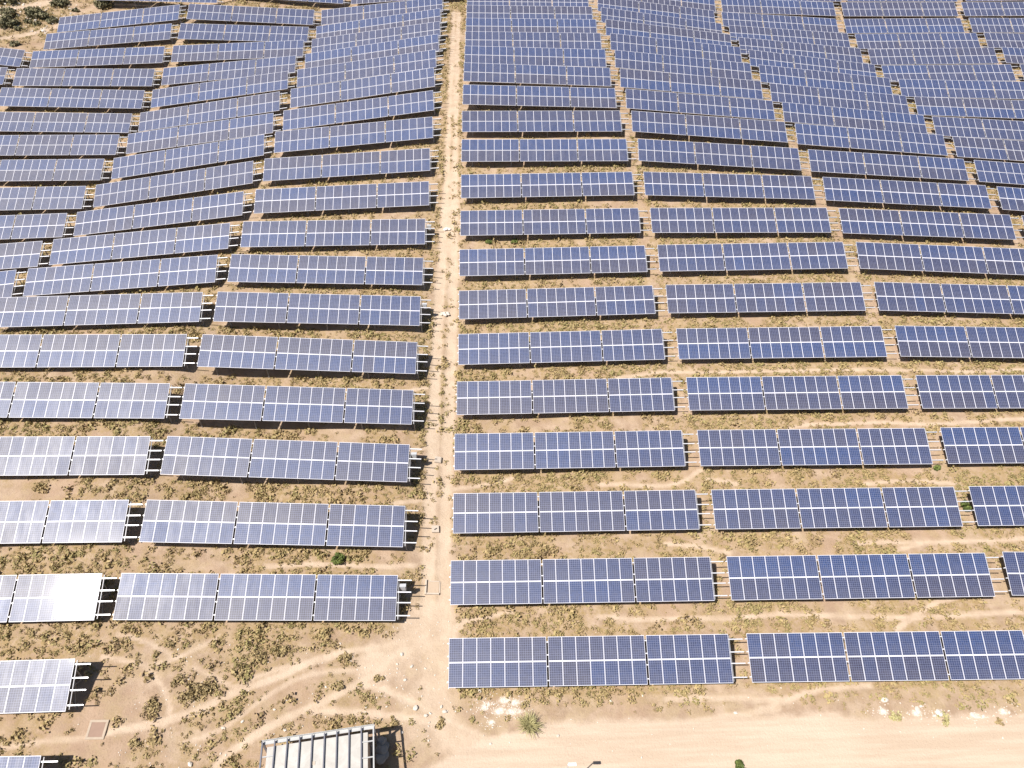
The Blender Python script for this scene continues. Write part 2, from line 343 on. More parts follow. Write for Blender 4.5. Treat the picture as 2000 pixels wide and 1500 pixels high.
# ------------------------------------------------------------------ materials
class NT:
    def __init__(s, name):
        s.m = bpy.data.materials.new(name); s.m.use_nodes = True; s.t = s.m.node_tree; s.t.nodes.clear()
        s.out = s.n('ShaderNodeOutputMaterial'); s.b = s.n('ShaderNodeBsdfPrincipled')
        s.l(s.b.outputs[0], s.out.inputs[0])
    def n(s, k, **kw):
        o = s.t.nodes.new(k)
        for a, v in kw.items(): setattr(o, a, v)
        return o
    def l(s, a, b): s.t.links.new(a, b)
    def _in(s, sock, v):
        if hasattr(v, 'is_output'): s.l(v, sock)
        else: sock.default_value = v
    def math(s, op, a, b=0.0, c=0.0, clamp=False):
        o = s.n('ShaderNodeMath', operation=op, use_clamp=clamp)
        for i, v in enumerate((a, b, c)): s._in(o.inputs[i], v)
        return o.outputs[0]
    def mix(s, f, a, b):
        o = s.n('ShaderNodeMix', data_type='RGBA')
        s._in(o.inputs[0], f); s._in(o.inputs[6], a if hasattr(a, 'is_output') else (*a, 1)); s._in(o.inputs[7], b if hasattr(b, 'is_output') else (*b, 1))
        return o.outputs[2]
    def mul(s, a, b):
        o = s.n('ShaderNodeMix', data_type='RGBA', blend_type='MULTIPLY'); o.inputs[0].default_value = 1
        s._in(o.inputs[6], a); s._in(o.inputs[7], b); return o.outputs[2]
    def noise(s, co, scale, detail=3, rough=.55, dist=0):
        o = s.n('ShaderNodeTexNoise'); o.inputs['Scale'].default_value = scale; o.inputs['Detail'].default_value = detail
        o.inputs['Roughness'].default_value = rough; o.inputs['Distortion'].default_value = dist
        if co is not None: s.l(co, o.inputs['Vector'])
        return o.outputs['Fac']
    def ramp(s, f, a, b):
        o = s.n('ShaderNodeMapRange'); o.interpolation_type = 'SMOOTHSTEP'
        s._in(o.inputs[0], f); o.inputs[1].default_value = a; o.inputs[2].default_value = b; return o.outputs[0]
    def attr(s, name):
        return s.n('ShaderNodeAttribute', attribute_name=name).outputs['Fac']
    def set(s, **kw):
        for k, v in kw.items():
            s._in(s.b.inputs[k.replace('_', ' ')], v)
        return s.m
def plain(name, col, rough=.6, metal=0., var=.12, scale=3.0):
    t = NT(name); co = t.n('ShaderNodeTexCoord').outputs['Object']
    f = t.noise(co, scale, 4); c2 = tuple(v*(1-var*2) for v in col)
    return t.set(Base_Color=t.mix(f, c2, col), Roughness=rough, Metallic=metal)

# soil: one material for the ground, the path and the road (their own colours, laid down by wear masks)
t = NT('dry_soil'); co = t.n('ShaderNodeTexCoord').outputs['Object']
n1 = t.noise(co, .16, 4); n2 = t.noise(co, .9, 5, .6); n3 = t.noise(co, 6.0, 4, .65); n4 = t.noise(co, 22.0, 3, .7)
soil = t.mix(t.ramp(n2, .35, .66), (.318,.226,.156), (.415,.312,.226))
soil = t.mix(t.math('MULTIPLY', t.ramp(n1, .45, .65), .55), soil, (.345,.235,.162))
straw = t.math('MULTIPLY', t.ramp(t.noise(co, .55, 5, .65), .46, .62), t.ramp(n4, .35, .6))
soil = t.mix(t.math('MULTIPLY', straw, .75), soil, (.375,.285,.170))
soil = t.mix(t.math('MULTIPLY', t.ramp(n3, .55, .72), .6), soil, (.225,.158,.100))
gr = t.math('MULTIPLY', t.attr('grass'), t.ramp(t.math('ADD', t.noise(co, 3.2, 5, .7), t.math('MULTIPLY', n4, .35)), .50, .82))
soil = t.mix(t.math('MULTIPLY', gr, .95), soil, t.mix(n3, (.225,.155,.076), (.370,.272,.135)))
tr = t.attr('track'); rd = t.attr('road'); wh = t.attr('white')
trk = t.math('ADD', tr, t.math('MULTIPLY', t.math('SUBTRACT', n3, .5), t.math('MULTIPLY', t.math('MULTIPLY', tr, t.math('SUBTRACT', 1.0, tr)), 1.6)), clamp=True)
pale = t.mix(t.ramp(n2, .3, .7), (.46,.355,.258), (.53,.42,.315))
soil = t.mix(trk, soil, pale)
mp = t.n('ShaderNodeMapping'); mp.inputs['Scale'].default_value = (.14, 1.9, 1.0); t.l(co, mp.inputs[0])
ruts = t.noise(mp.outputs[0], 1.0, 4, .55)
roadc = t.mix(t.ramp(ruts, .35, .68), (.445,.345,.255), (.515,.408,.312))
rdn = t.ramp(t.math('ADD', rd, t.math('MULTIPLY', t.math('SUBTRACT', n3, .5), .5)), .25, .8)
soil = t.mix(rdn, soil, roadc)
whf = t.ramp(t.math('MULTIPLY', t.math('MULTIPLY', wh, 1.6), t.math('ADD', t.noise(co, 5.0, 5, .7), t.math('MULTIPLY', n4, .25))), .22, .95)
soil = t.mix(whf, soil, (.68,.62,.55))
grain = t.mix(n4, (.84,.84,.84), (1.16,1.16,1.16)); soil = t.mul(soil, grain)
bp = t.n('ShaderNodeBump'); bp.inputs['Strength'].default_value = .6; bp.inputs['Distance'].default_value = .08
t.l(t.math('ADD', n3, t.math('MULTIPLY', n4, .5)), bp.inputs['Height']); t.l(bp.outputs[0], t.b.inputs['Normal'])
M_SOIL = t.set(Base_Color=soil, Roughness=.95); t.b.inputs['Specular IOR Level'].default_value = .1

# solar glass: silicon cells in a 6 x 10 grid behind dusty glass; tone of each panel comes from the object colour
t = NT('solar_cells'); uvn = t.n('ShaderNodeUVMap'); sp = t.n('ShaderNodeSeparateXYZ'); t.l(uvn.outputs[0], sp.inputs[0])
U, V = sp.outputs[0], sp.outputs[1]
oi = t.n('ShaderNodeObjectInfo'); sc = t.n('ShaderNodeSeparateColor'); t.l(oi.outputs['Color'], sc.inputs[0])
def line(c, n, w):
    f = t.math('FRACT', t.math('MULTIPLY', t.math('FRACT', c), n)); a = t.math('ABSOLUTE', t.math('SUBTRACT', f, .5))
    return t.math('GREATER_THAN', a, .5-w)
grid = t.math('MAXIMUM', line(U, 6.0, .055), line(V, 10.0, .055))
bus = line(t.math('ADD', U, 1/36.0), 18.0, .05)
wn = t.n('ShaderNodeTexWhiteNoise', noise_dimensions='3D'); cb = t.n('ShaderNodeCombineXYZ')
t.l(t.math('FLOOR', U), cb.inputs[0]); t.l(t.math('FLOOR', V), cb.inputs[1]); t.l(oi.outputs['Random'], cb.inputs[2]); t.l(cb.outputs[0], wn.inputs['Vector'])
rowtone = t.math('ADD', t.math('MULTIPLY', sc.outputs[0], t.math('GREATER_THAN', V, 1.0)), t.math('MULTIPLY', sc.outputs[1], t.math('LESS_THAN', V, 1.0)))
tone = t.math('ADD', rowtone, t.math('MULTIPLY', t.math('SUBTRACT', wn.outputs[0], .5), sc.outputs[2]), clamp=True)
wc = t.n('ShaderNodeTexWhiteNoise', noise_dimensions='3D'); cc = t.n('ShaderNodeCombineXYZ')
t.l(t.math('FLOOR', t.math('MULTIPLY', U, 6)), cc.inputs[0]); t.l(t.math('FLOOR', t.math('MULTIPLY', V, 10)), cc.inputs[1]); t.l(oi.outputs['Random'], cc.inputs[2]); t.l(cc.outputs[0], wc.inputs['Vector'])
cell = t.mix(tone, (.025,.026,.056), (.008,.032,.116))
oco = t.n('ShaderNodeTexCoord').outputs['Object']
cell = t.mul(cell, t.mix(wc.outputs[0], (.82,.82,.84), (1.18,1.18,1.18)))
cell = t.mul(cell, t.mix(t.noise(oco, 9, 2), (.85,.85,.85), (1.15,1.15,1.15)))
cell = t.mix(t.math('MULTIPLY', bus, .25), cell, (.07,.08,.12))
cell = t.mix(grid, cell, (.145,.165,.265))
dust = t.math('MULTIPLY', t.ramp(t.noise(oco, .8, 4), .3, .8), .07)
cell = t.mix(t.math('ADD', dust, .01), cell, (.42,.37,.33))
geo = t.n('ShaderNodeNewGeometry').outputs['Position']; mp = t.n('ShaderNodeMapping'); mp.inputs['Scale'].default_value = (2.2, .5, .5); t.l(geo, mp.inputs[0])
smear = t.ramp(t.math('ADD', t.math('MULTIPLY', t.noise(mp.outputs[0], 1.0, 5, .65), .8), t.math('MULTIPLY', wn.outputs[0], .2)), .25, .75)   # dust smears running down the slope
M_CELL = t.set(Base_Color=cell, Roughness=t.math('ADD', .455, t.math('MULTIPLY', smear, .10)), Coat_Weight=t.math('MULTIPLY', smear, .36), Coat_Roughness=.07)
t.b.inputs['Specular IOR Level'].default_value = .58; t.b.inputs['Coat IOR'].default_value = 1.45

M_FRAME = plain('anodised_frame', (.60,.60,.65), .45, .0, .04)
M_GALV = plain('galvanised_steel', (.70,.70,.73), .42, .35, .06, 1.0)
M_STEEL = plain('weathered_steel', (.33,.33,.35), .55, .3, .15)
M_BACK = plain('white_backsheet', (.62,.62,.62), .7)
M_BOX = plain('grey_plastic_box', (.50,.51,.53), .5)

# ------------------------------------------------------------------ sky, sun, camera
SUN = Vector((-.436, -.335, .835)).normalized()
el = math.asin(SUN.z); az = math.atan2(SUN.x, SUN.y)
wd = bpy.data.worlds.new("World"); scene.world = wd; wd.use_nodes = True
nt = wd.node_tree; sky = nt.nodes.new('ShaderNodeTexSky'); sky.sky_type = 'NISHITA'; sky.sun_disc = False
sky.sun_elevation = el; sky.sun_rotation = az; sky.altitude = 200; sky.dust_density = 1.2
bg = nt.nodes['Background']; bg.inputs['Strength'].default_value = .058; nt.links.new(sky.outputs[0], bg.inputs[0])
ld = bpy.data.lights.new('sun', 'SUN'); ld.energy = 4.95; ld.angle = math.radians(.53); ld.color = (1.0, .945, .882)
so = link(bpy.data.objects.new('sun', ld)); so.rotation_euler = SUN.to_track_quat('Z', 'Y').to_euler(); so.location = (-60, -40, 150)

f, pt, yw, rl, _ = CAM
fwd = Vector((math.sin(yw)*math.cos(pt), math.cos(yw)*math.cos(pt), -math.sin(pt))); right = Vector((math.cos(yw), -math.sin(yw), 0)); upv = right.cross(fwd)
r2 = right*math.cos(rl)+upv*math.sin(rl); u2 = -right*math.sin(rl)+upv*math.cos(rl)
cd = bpy.data.cameras.new('camera'); cd.sensor_width = 36; cd.lens = f/2000*36; cd.clip_start = .5; cd.clip_end = 2000
cam = link(bpy.data.objects.new('camera', cd))
Mc = Matrix((r2, u2, -fwd)).transposed().to_4x4(); Mc.translation = (0, 0, ZO); cam.matrix_world = Mc
scene.camera = cam
vs = scene.view_settings; vs.view_transform = 'Standard'; vs.look = 'None'; vs.gamma = 1; vs.exposure = .60; vs.use_curve_mapping = False

# ------------------------------------------------------------------ ground, path and road: one seamless sheet split by wear
def steps(*seg):
    a = [np.arange(lo, hi-1e-6, st) for lo, hi, st in seg]; return np.r_[np.concatenate(a), seg[-1][1]]
XS = steps((-420,-140,20), (-140,-92,4), (-92,-46,.45), (-46,40,.2), (40,104,.45), (104,140,4), (140,420,20))
YS = steps((-300,-20,20), (-20,10,2), (10,56,.2), (56,100,.3), (100,158,.45), (158,180,2), (180,480,20))
gx, gy = np.meshgrid(XS, YS, indexing='ij'); gx = gx.ravel(); gy = gy.ravel()
tr_, rd_, wh_ = masks(gx, gy)
grs_ = np.zeros(gx.shape); kk = (gx > -92) & (gx < 104) & (gy > 10) & (gy < 158)
grs_[kk] = np.clip(scrub_density(gx[kk], gy[kk])[0]*.95, 0, 1)
gzv = base_z(gx, gy) + relief(gx, gy, tr_, rd_)
nx, ny = len(XS), len(YS)
idx = np.arange(nx*ny).reshape(nx, ny)
F = np.stack([idx[:-1,:-1], idx[1:,:-1], idx[1:,1:], idx[:-1,1:]], -1).reshape(-1, 4)
V3 = np.stack([gx, gy, gzv], 1)
fr = rd_[F].mean(1) > .5
MAINX = TR[:3]
dmain = np.full(gx.shape, 9.)
kk = (np.abs(gx) < 25) & (gy > 20) & (gy < 158)
for w, s, L in MAINX: dmain[kk] = np.minimum(dmain[kk], poly_dist(gx[kk], gy[kk], L)/max(w, .7))
fp = (dmain[F].mean(1) < 1.0) & ~fr
def sub_sheet(name, sel, label, cat):
    Fs = F[sel]; u, inv = np.unique(Fs, return_inverse=True)
    me = mesh_np(name, V3[u], inv.reshape(-1, 4), [M_SOIL], dict(track=tr_[u], road=rd_[u], white=wh_[u], grass=grs_[u]), smooth=True)
    return tag(link(bpy.data.objects.new(name, me)), label, cat, kind='structure')
sub_sheet('ground', ~fr & ~fp, 'dry tan hillside soil crossed by thin animal trails', 'ground')
sub_sheet('dirt_path', fp, 'pale two-track dirt path running uphill between the panel fields', 'path')
sub_sheet('dirt_road', fr, 'wide pale dirt road along the bottom right edge', 'road')

# ------------------------------------------------------------------ solar tables
SEC = [7, 7, 6]; SX = [0, 7*P+GAP, 14*P+2*GAP]
MW, MH, MT = .998, 1.652, .042          # panel width, height, thickness
YC = (.842, -.842)                      # panel row centres up the slope
def panel_geo(mb, uvs, cx, cy, iu, iv):
    """one framed panel, glass on top"""
    b = len(mb.v); x0, x1, y0, y1 = cx-MW/2, cx+MW/2, cy-MH/2, cy+MH/2; i, j = .025, .034; z = MT/2
    for (x, y, zz) in ((x0,y0,-z),(x1,y0,-z),(x1,y1,-z),(x0,y1,-z),(x0,y0,z),(x1,y0,z),(x1,y1,z),(x0,y1,z),
                       (x0+i,y0+j,z),(x1-i,y0+j,z),(x1-i,y1-j,z),(x0+i,y1-j,z),(x0+i,y0+j,z-.004),(x1-i,y0+j,z-.004),(x1-i,y1-j,z-.004),(x0+i,y1-j,z-.004)):
        mb.v.append((x, y, zz))
    def q(a, m, uv=None):
        mb.f.append(tuple(b+k for k in a)); mb.mi.append(m); uvs.append(uv or [(0,0)]*4)
    q((3,2,1,0), 2)
    for a in ((0,1,5,4),(1,2,6,5),(2,3,7,6),(3,0,4,7),(4,5,9,8),(5,6,10,9),(6,7,11,10),(7,4,8,11),(8,9,13,12),(9,10,14,13),(10,11,15,14),(11,8,12,15)): q(a, 1)
    e = .0005
    q((12,13,14,15), 0, [(iu+e, iv+e), (iu+1-e, iv+e), (iu+1-e, iv+1-e), (iu+e, iv+1-e)])
def finish(mb, uvs, name):
    me = mb.mesh(name, M_CELL, M_FRAME, M_BACK); ul = me.uv_layers.new(name='UVMap')
    flat = [c for f_ in uvs for uv in f_ for c in uv]; ul.data.foreach_set('uv', flat); return me
mb = MB(); uv = []; panel_geo(mb, uv, 0, 0, 0, 0); ME_PANEL = finish(mb, uv, 'solar_panel')
ME_SEC = {}
for n in (6, 7):
    mb = MB(); uv = []
    for k in range(n):
        for r, yc in enumerate(YC): panel_geo(mb, uv, (k+.5)*P, yc, k, 1-r)
    ME_SEC[n] = finish(mb, uv, 'panel_section')
ME_RAIL = {}
for n in (6, 7):                         # the clamping strip under the seam that ties a section together
    mb = MB(); mb.box((n*P/2, 0, -.004), (n*P-.01, .05, .036)); mb.box((n*P/2, 1.2, -.034), (n*P-.06, .04, .022)); mb.box((n*P/2, -1.2, -.034), (n*P-.06, .04, .022))
    ME_RAIL[n] = mb.mesh('panel_section', M_FRAME)
PV = (.108, .372, .605, .888)
mb = MB(); L0, L1 = -.10, W+1.07
mb.box(((L0+L1)/2-W/2, .0, .043), (L1-L0, .072, .012)); mb.box(((L0+L1)/2-W/2, .033, 0), (L1-L0, .010, .074)); mb.box(((L0+L1)/2-W/2, -.008, -.043), (L1-L0, .072, .012))
ME_PURLIN = mb.mesh('purlin', M_GALV)
# one support: front and rear post, rafter, brace; local y up the slope horizontally, origin under the panel centre line
ca, sa = math.cos(TILT), math.sin(TILT)
def sl(v, off): return Vector((0, (.5-v)*HS*ca + off*sa, (.5-v)*HS*sa - off*ca))
mb = MB(); dz = .19
mb.bar(sl(.03, dz), sl(.97, dz), .06, .09)
pf, pr = sl(.82, dz), sl(.22, dz)
mb.bar(pf, pf+Vector((0,0,-1.75)), .08, .06, (0,1,0)); mb.bar(pr, pr+Vector((0,0,-2.5)), .08, .06, (0,1,0))
mb.bar(pf+Vector((.04,0,-.75)), sl(.45, dz)+Vector((.04,0,0)), .04, .04, (1,0,0)); mb.bar(pr+Vector((.04,0,-1.2)), sl(.52, dz)+Vector((.04,0,0)), .04, .04, (1,0,0))
ME_SUP = mb.mesh('support_frame', M_STEEL)
SUPU = [W+.10-4.8*k for k in range(5)]
mb = MB(); mb.box((0,0,0), (.46,.22,.58)); mb.box((0,-.12,.0), (.40,.02,.50)); mb.box((0,0,.31), (.50,.28,.03)); ME_JB = mb.mesh('junction_box', M_BOX, bevel=.012)

ORD = ['zeroth','first','second','third','fourth','fifth','sixth','seventh','eighth','ninth','tenth','eleventh','twelfth','thirteenth','fourteenth','fifteenth','sixteenth','seventeenth','eighteenth','nineteenth','twentieth','twenty-first','twenty-second']
def table_label(n):
    side, c, r = n[0], int(n[1]), ORD[ord(n[2].lower())-96]
    look = 'blue solar panel table'
    if n == 'L2C': look = 'glaring white solar table'
    elif n in ('L1C', 'L2D', 'L2B', 'L2E'): look = 'pale glinting solar table'
    where = {1: 'nearest the dirt path', 2: 'second from the dirt path', 3: 'third from the dirt path', 4: 'fourth from the dirt path', 5: 'fifth from the dirt path'}[c]
    return f"{look}, {'right' if side == 'R' else 'left'} field, {r} row from the front, {where}"
def local(o, x, y, z): o.location = (x, y, z); return o
NEAR_Y = 82.0
BOXES = {'L1C': M_BOX, 'L1E': 1, 'L1H': 1, 'L1J': 1}
for n, t in TABLES.items():
    ex, up, nn = axes(t); Mw = Matrix(((ex[0],up[0],nn[0],t[0]), (ex[1],up[1],nn[1],t[1]), (ex[2],up[2],nn[2],t[2]+ZO), (0,0,0,1)))
    root = tag(empty('solar_table', Mw), table_label(n), 'solar array', 'solar panel tables on the hillside')
    near = t[1] < NEAR_Y
    base = [.2+.5*rng.random(), .2+.5*rng.random()]
    if rng.random() < .45:
        k = rng.integers(2); base[k] = min(1, base[k]+.35); base[1-k] = max(0, base[1-k]-.28)
    for s in range(3):
        m = SEC[s]; x0 = SX[s]-W/2
        tone = [min(1, max(0, b+.14*rng.normal())) for b in base]
        if not near:
            sec = link(bpy.data.objects.new('panel_section', ME_SEC[m]), root); local(sec, x0, 0, 0)
            sec.color = (tone[0], tone[1], .22, 1); continue
        sec = link(bpy.data.objects.new('panel_section', ME_RAIL[m]), root); local(sec, x0, 0, 0)
        odd = rng.random() < .22; o0 = rng.integers(0, m-1); o1 = o0+rng.integers(1, 5); orow = rng.integers(2); osh = rng.choice([-.45, .45])
        for k in range(m):
            for r in range(2):
                p = link(bpy.data.objects.new('solar_panel', ME_PANEL), sec)
                local(p, (k+.5)*P, YC[r], random.uniform(-.002, .002)); p.rotation_euler = (random.gauss(0,.003), random.gauss(0,.003), 0)
                c = tone[r] + .12*rng.normal() + (osh if odd and r == orow and o0 <= k < o1 else 0); c = min(1, max(0, c))
                p.color = (c, c, 0, 1)
    for v in PV:
        o = link(bpy.data.objects.new('purlin', ME_PURLIN), root); local(o, 0, (.5-v)*HS, -.094)
    Mi = Mw.inverted(); yawM = Matrix.Rotation(t[4], 4, 'Z')
    for u in SUPU:
        o = link(bpy.data.objects.new('support_frame', ME_SUP), root)
        wp = Mw @ Vector((u-W/2, 0, 0)); o.matrix_local = Mi @ Matrix.Translation(wp) @ yawM
    if n in BOXES:
        o = link(bpy.data.objects.new('junction_box', ME_JB), root)
        wp = Mw @ Vector((W/2+.42, (.5-.26)*HS, -.45)); o.matrix_local = Mi @ Matrix.Translation(wp) @ yawM

# ------------------------------------------------------------------ dry scrub
def leafmat(name, c0, c1, c2):
    t = NT(name); a = t.attr('tint')
    c = t.mix(t.ramp(a, 0., .5), c0, c1); c = t.mix(t.ramp(a, .5, 1.), c, c2)
    return t.set(Base_Color=c, Roughness=.8)
M_SCRUB = leafmat('dry_scrub_leaves', (.265,.185,.100), (.375,.282,.132), (.285,.240,.095))
M_GREEN = leafmat('green_leaves', (.060,.080,.018), (.110,.145,.030), (.180,.205,.050))
M_OLIVE = leafmat('olive_leaves', (.245,.180,.090), (.345,.262,.122), (.41,.315,.155))
M_FAR = leafmat('maquis_leaves', (.105,.100,.052), (.170,.155,.080), (.255,.215,.125))
M_GRASS = leafmat('pale_grass', (.28,.24,.11), (.38,.34,.15), (.46,.42,.22))
M_TWIG = plain('twigs', (.17,.115,.07), .9)
def leaves(cent, nrm, size, r):
    """quads of given size round centres; returns verts, faces"""
    n = len(cent); a = r.normal(size=(n, 3)); u = np.cross(nrm, a); u /= np.linalg.norm(u, axis=1)[:, None]+1e-9
    v = np.cross(nrm, u); s = size[:, None]
    q = np.stack([cent-u*s-v*s*.55, cent+u*s-v*s*.55, cent+u*s*.8+v*s*.6, cent-u*s*.8+v*s*.6], 1)
    return q.reshape(-1, 3), np.arange(4*n).reshape(n, 4)
def tuft(k, r, spread=.75, tall=.75):
    d = r.normal(size=(k, 3)); d[:, 2] = np.abs(d[:, 2]); d /= np.linalg.norm(d, axis=1)[:, None]
    rad = r.uniform(.35, 1., k)**.6; lump = 1+.35*np.sin(3*np.arctan2(d[:,1], d[:,0])+r.uniform(0, 6))
    c = d*(rad*lump)[:, None]*[1, 1, tall]; nr = d*[1, 1, .8]+r.normal(size=(k, 3))*.55
    nr /= np.linalg.norm(nr, axis=1)[:, None]
    return leaves(c, nr, r.uniform(.13, .30, k), r)
PROTO = [tuft(26, rng) for _ in range(14)]; PROTO_FAR = [tuft(15, rng) for _ in range(10)]
def in_view(x, y, z, m=.06):
    d = np.stack([x, y, z-ZO], -1); w = d @ np.array(fwd); px = d @ np.array(r2)/w*f/1000; py = d @ np.array(u2)/w*f/750
    return (np.abs(px) < 1+m) & (np.abs(py) < 1+m) & (w > 0)
N = 230000
sx = rng.uniform(-92, 104, N); sy = rng.uniform(15, 152, N)
k = in_view(sx, sy, base_z(sx, sy)); sx, sy = sx[k], sy[k]
dens, pat, fine = scrub_density(sx, sy); dens = dens*np.where(sy > 85, .8, 1)*.80
k = rng.random(len(sx)) < dens; sx, sy, fine, pat = sx[k], sy[k], fine[k], pat[k]; sz = ground_z(sx, sy)
rad = np.clip(rng.lognormal(-1.62, .42, len(sx))*(.75+.6*fine), .08, .5)
vv = []; ff = []; tt = []; off = 0
for i in range(len(sx)):
    pv, pf_ = (PROTO if sy[i] < 62 else PROTO_FAR)[rng.integers(10)]
    a = rng.uniform(0, 6.283); c, s = math.cos(a)*rad[i], math.sin(a)*rad[i]; h = rad[i]*rng.uniform(.7, 1.25)
    q = np.empty_like(pv); q[:,0] = pv[:,0]*c-pv[:,1]*s+sx[i]; q[:,1] = pv[:,0]*s+pv[:,1]*c+sy[i]; q[:,2] = pv[:,2]*h+sz[i]
    vv.append(q); ff.append(pf_+off); off += len(pv)
    tn = np.clip(.15+.9*pat[i]+rng.normal()*.16, 0, 1); tt.append(np.repeat(np.clip(tn+rng.normal(size=len(pf_))*.14, 0, 1), 4))
me = mesh_np('dry_scrub', np.concatenate(vv), np.concatenate(ff), [M_SCRUB], dict(tint=np.concatenate(tt)))
tag(link(bpy.data.objects.new('dry_scrub', me)), 'dry olive and straw coloured scrub tufts covering the soil between the tables', 'scrub', kind='stuff')
print('tufts', len(sx))

def shrub(name, x, y, r, mat, label, cat='shrub', group=None, tall=.8, dens=1.0, seed=1, leaf=.09):
    g = np.random.default_rng(seed); k = int(max(6, 9*r+5)); z = gz(x, y)
    th = g.uniform(0, 6.283, k); rr = np.sqrt(g.random(k))*r*.72
    lob = np.stack([rr*np.cos(th), rr*np.sin(th), (g.uniform(.25, .75, k)*(1-.35*rr/r))*r*tall*1.1], 1); lr = g.uniform(.26, .46, k)*r
    cs = []; ns = []; ti = []
    for c, q in zip(lob, lr):
        n = int(dens*max(40, 190*min(q, .7)**1.1)); d = g.normal(size=(n, 3)); d /= np.linalg.norm(d, axis=1)[:, None]
        p = c+d*(q*g.uniform(.55, 1.08, n)[:, None]); p[:,2] = np.maximum(p[:,2]*.95, .03); cs.append(p); nn_ = d+g.normal(size=(n,3))*.6; ns.append(nn_/np.linalg.norm(nn_, axis=1)[:, None])
        ti.append(np.clip(g.uniform(.2, .8)+g.normal(size=n)*.18, 0, 1))
    cs = np.concatenate(cs); v, fc = leaves(cs, np.concatenate(ns), g.uniform(.5, 1.1, len(cs))*leaf*(.6+.5*r**.5), g)
    root = empty(name, Matrix.Translation((x, y, z-.03))); tag(root, label, cat, group)
    link(bpy.data.objects.new('foliage', mesh_np('foliage', v, fc, [mat], dict(tint=np.repeat(np.concatenate(ti), 4)))), root)
    mb = MB()
    for c in lob: mb.tube((0,0,-.05), tuple(c), .03*r+.012, .012, 5)
    mb.obj('stems', [M_TWIG], root); return root
def tussock(name, x, y, r, label):
    g = np.random.default_rng(5); n = 420; a = g.uniform(0, 6.283, n); lean = g.uniform(.15, 1.15, n); L = r*g.uniform(.6, 1.25, n); b = g.normal(size=(n, 2))*.12*r
    p0 = np.stack([b[:,0], b[:,1], np.zeros(n)], 1); d1 = np.stack([np.cos(a)*np.sin(lean), np.sin(a)*np.sin(lean), np.cos(lean)], 1); l2 = lean+.45
    d2 = np.stack([np.cos(a)*np.sin(l2), np.sin(a)*np.sin(l2), np.cos(l2)], 1); p1 = p0+d1*L[:,None]*.6; p2 = p1+d2*L[:,None]*.5; s = np.stack([-np.sin(a), np.cos(a), 0*a], 1)*.018
    v = np.stack([p0-s, p0+s, p1+s*.9, p1-s*.9, p1-s*.9, p1+s*.9, p2+s*.25, p2-s*.25], 1).reshape(-1, 3)
    o = link(bpy.data.objects.new(name, mesh_np(name, v, np.arange(8*n).reshape(-1, 4), [M_GRASS], dict(tint=np.repeat(np.clip(g.normal(.5,.25,n),0,1), 8))))); o.location = (x, y, gz(x, y))
    return tag(o, label, 'grass tussock')
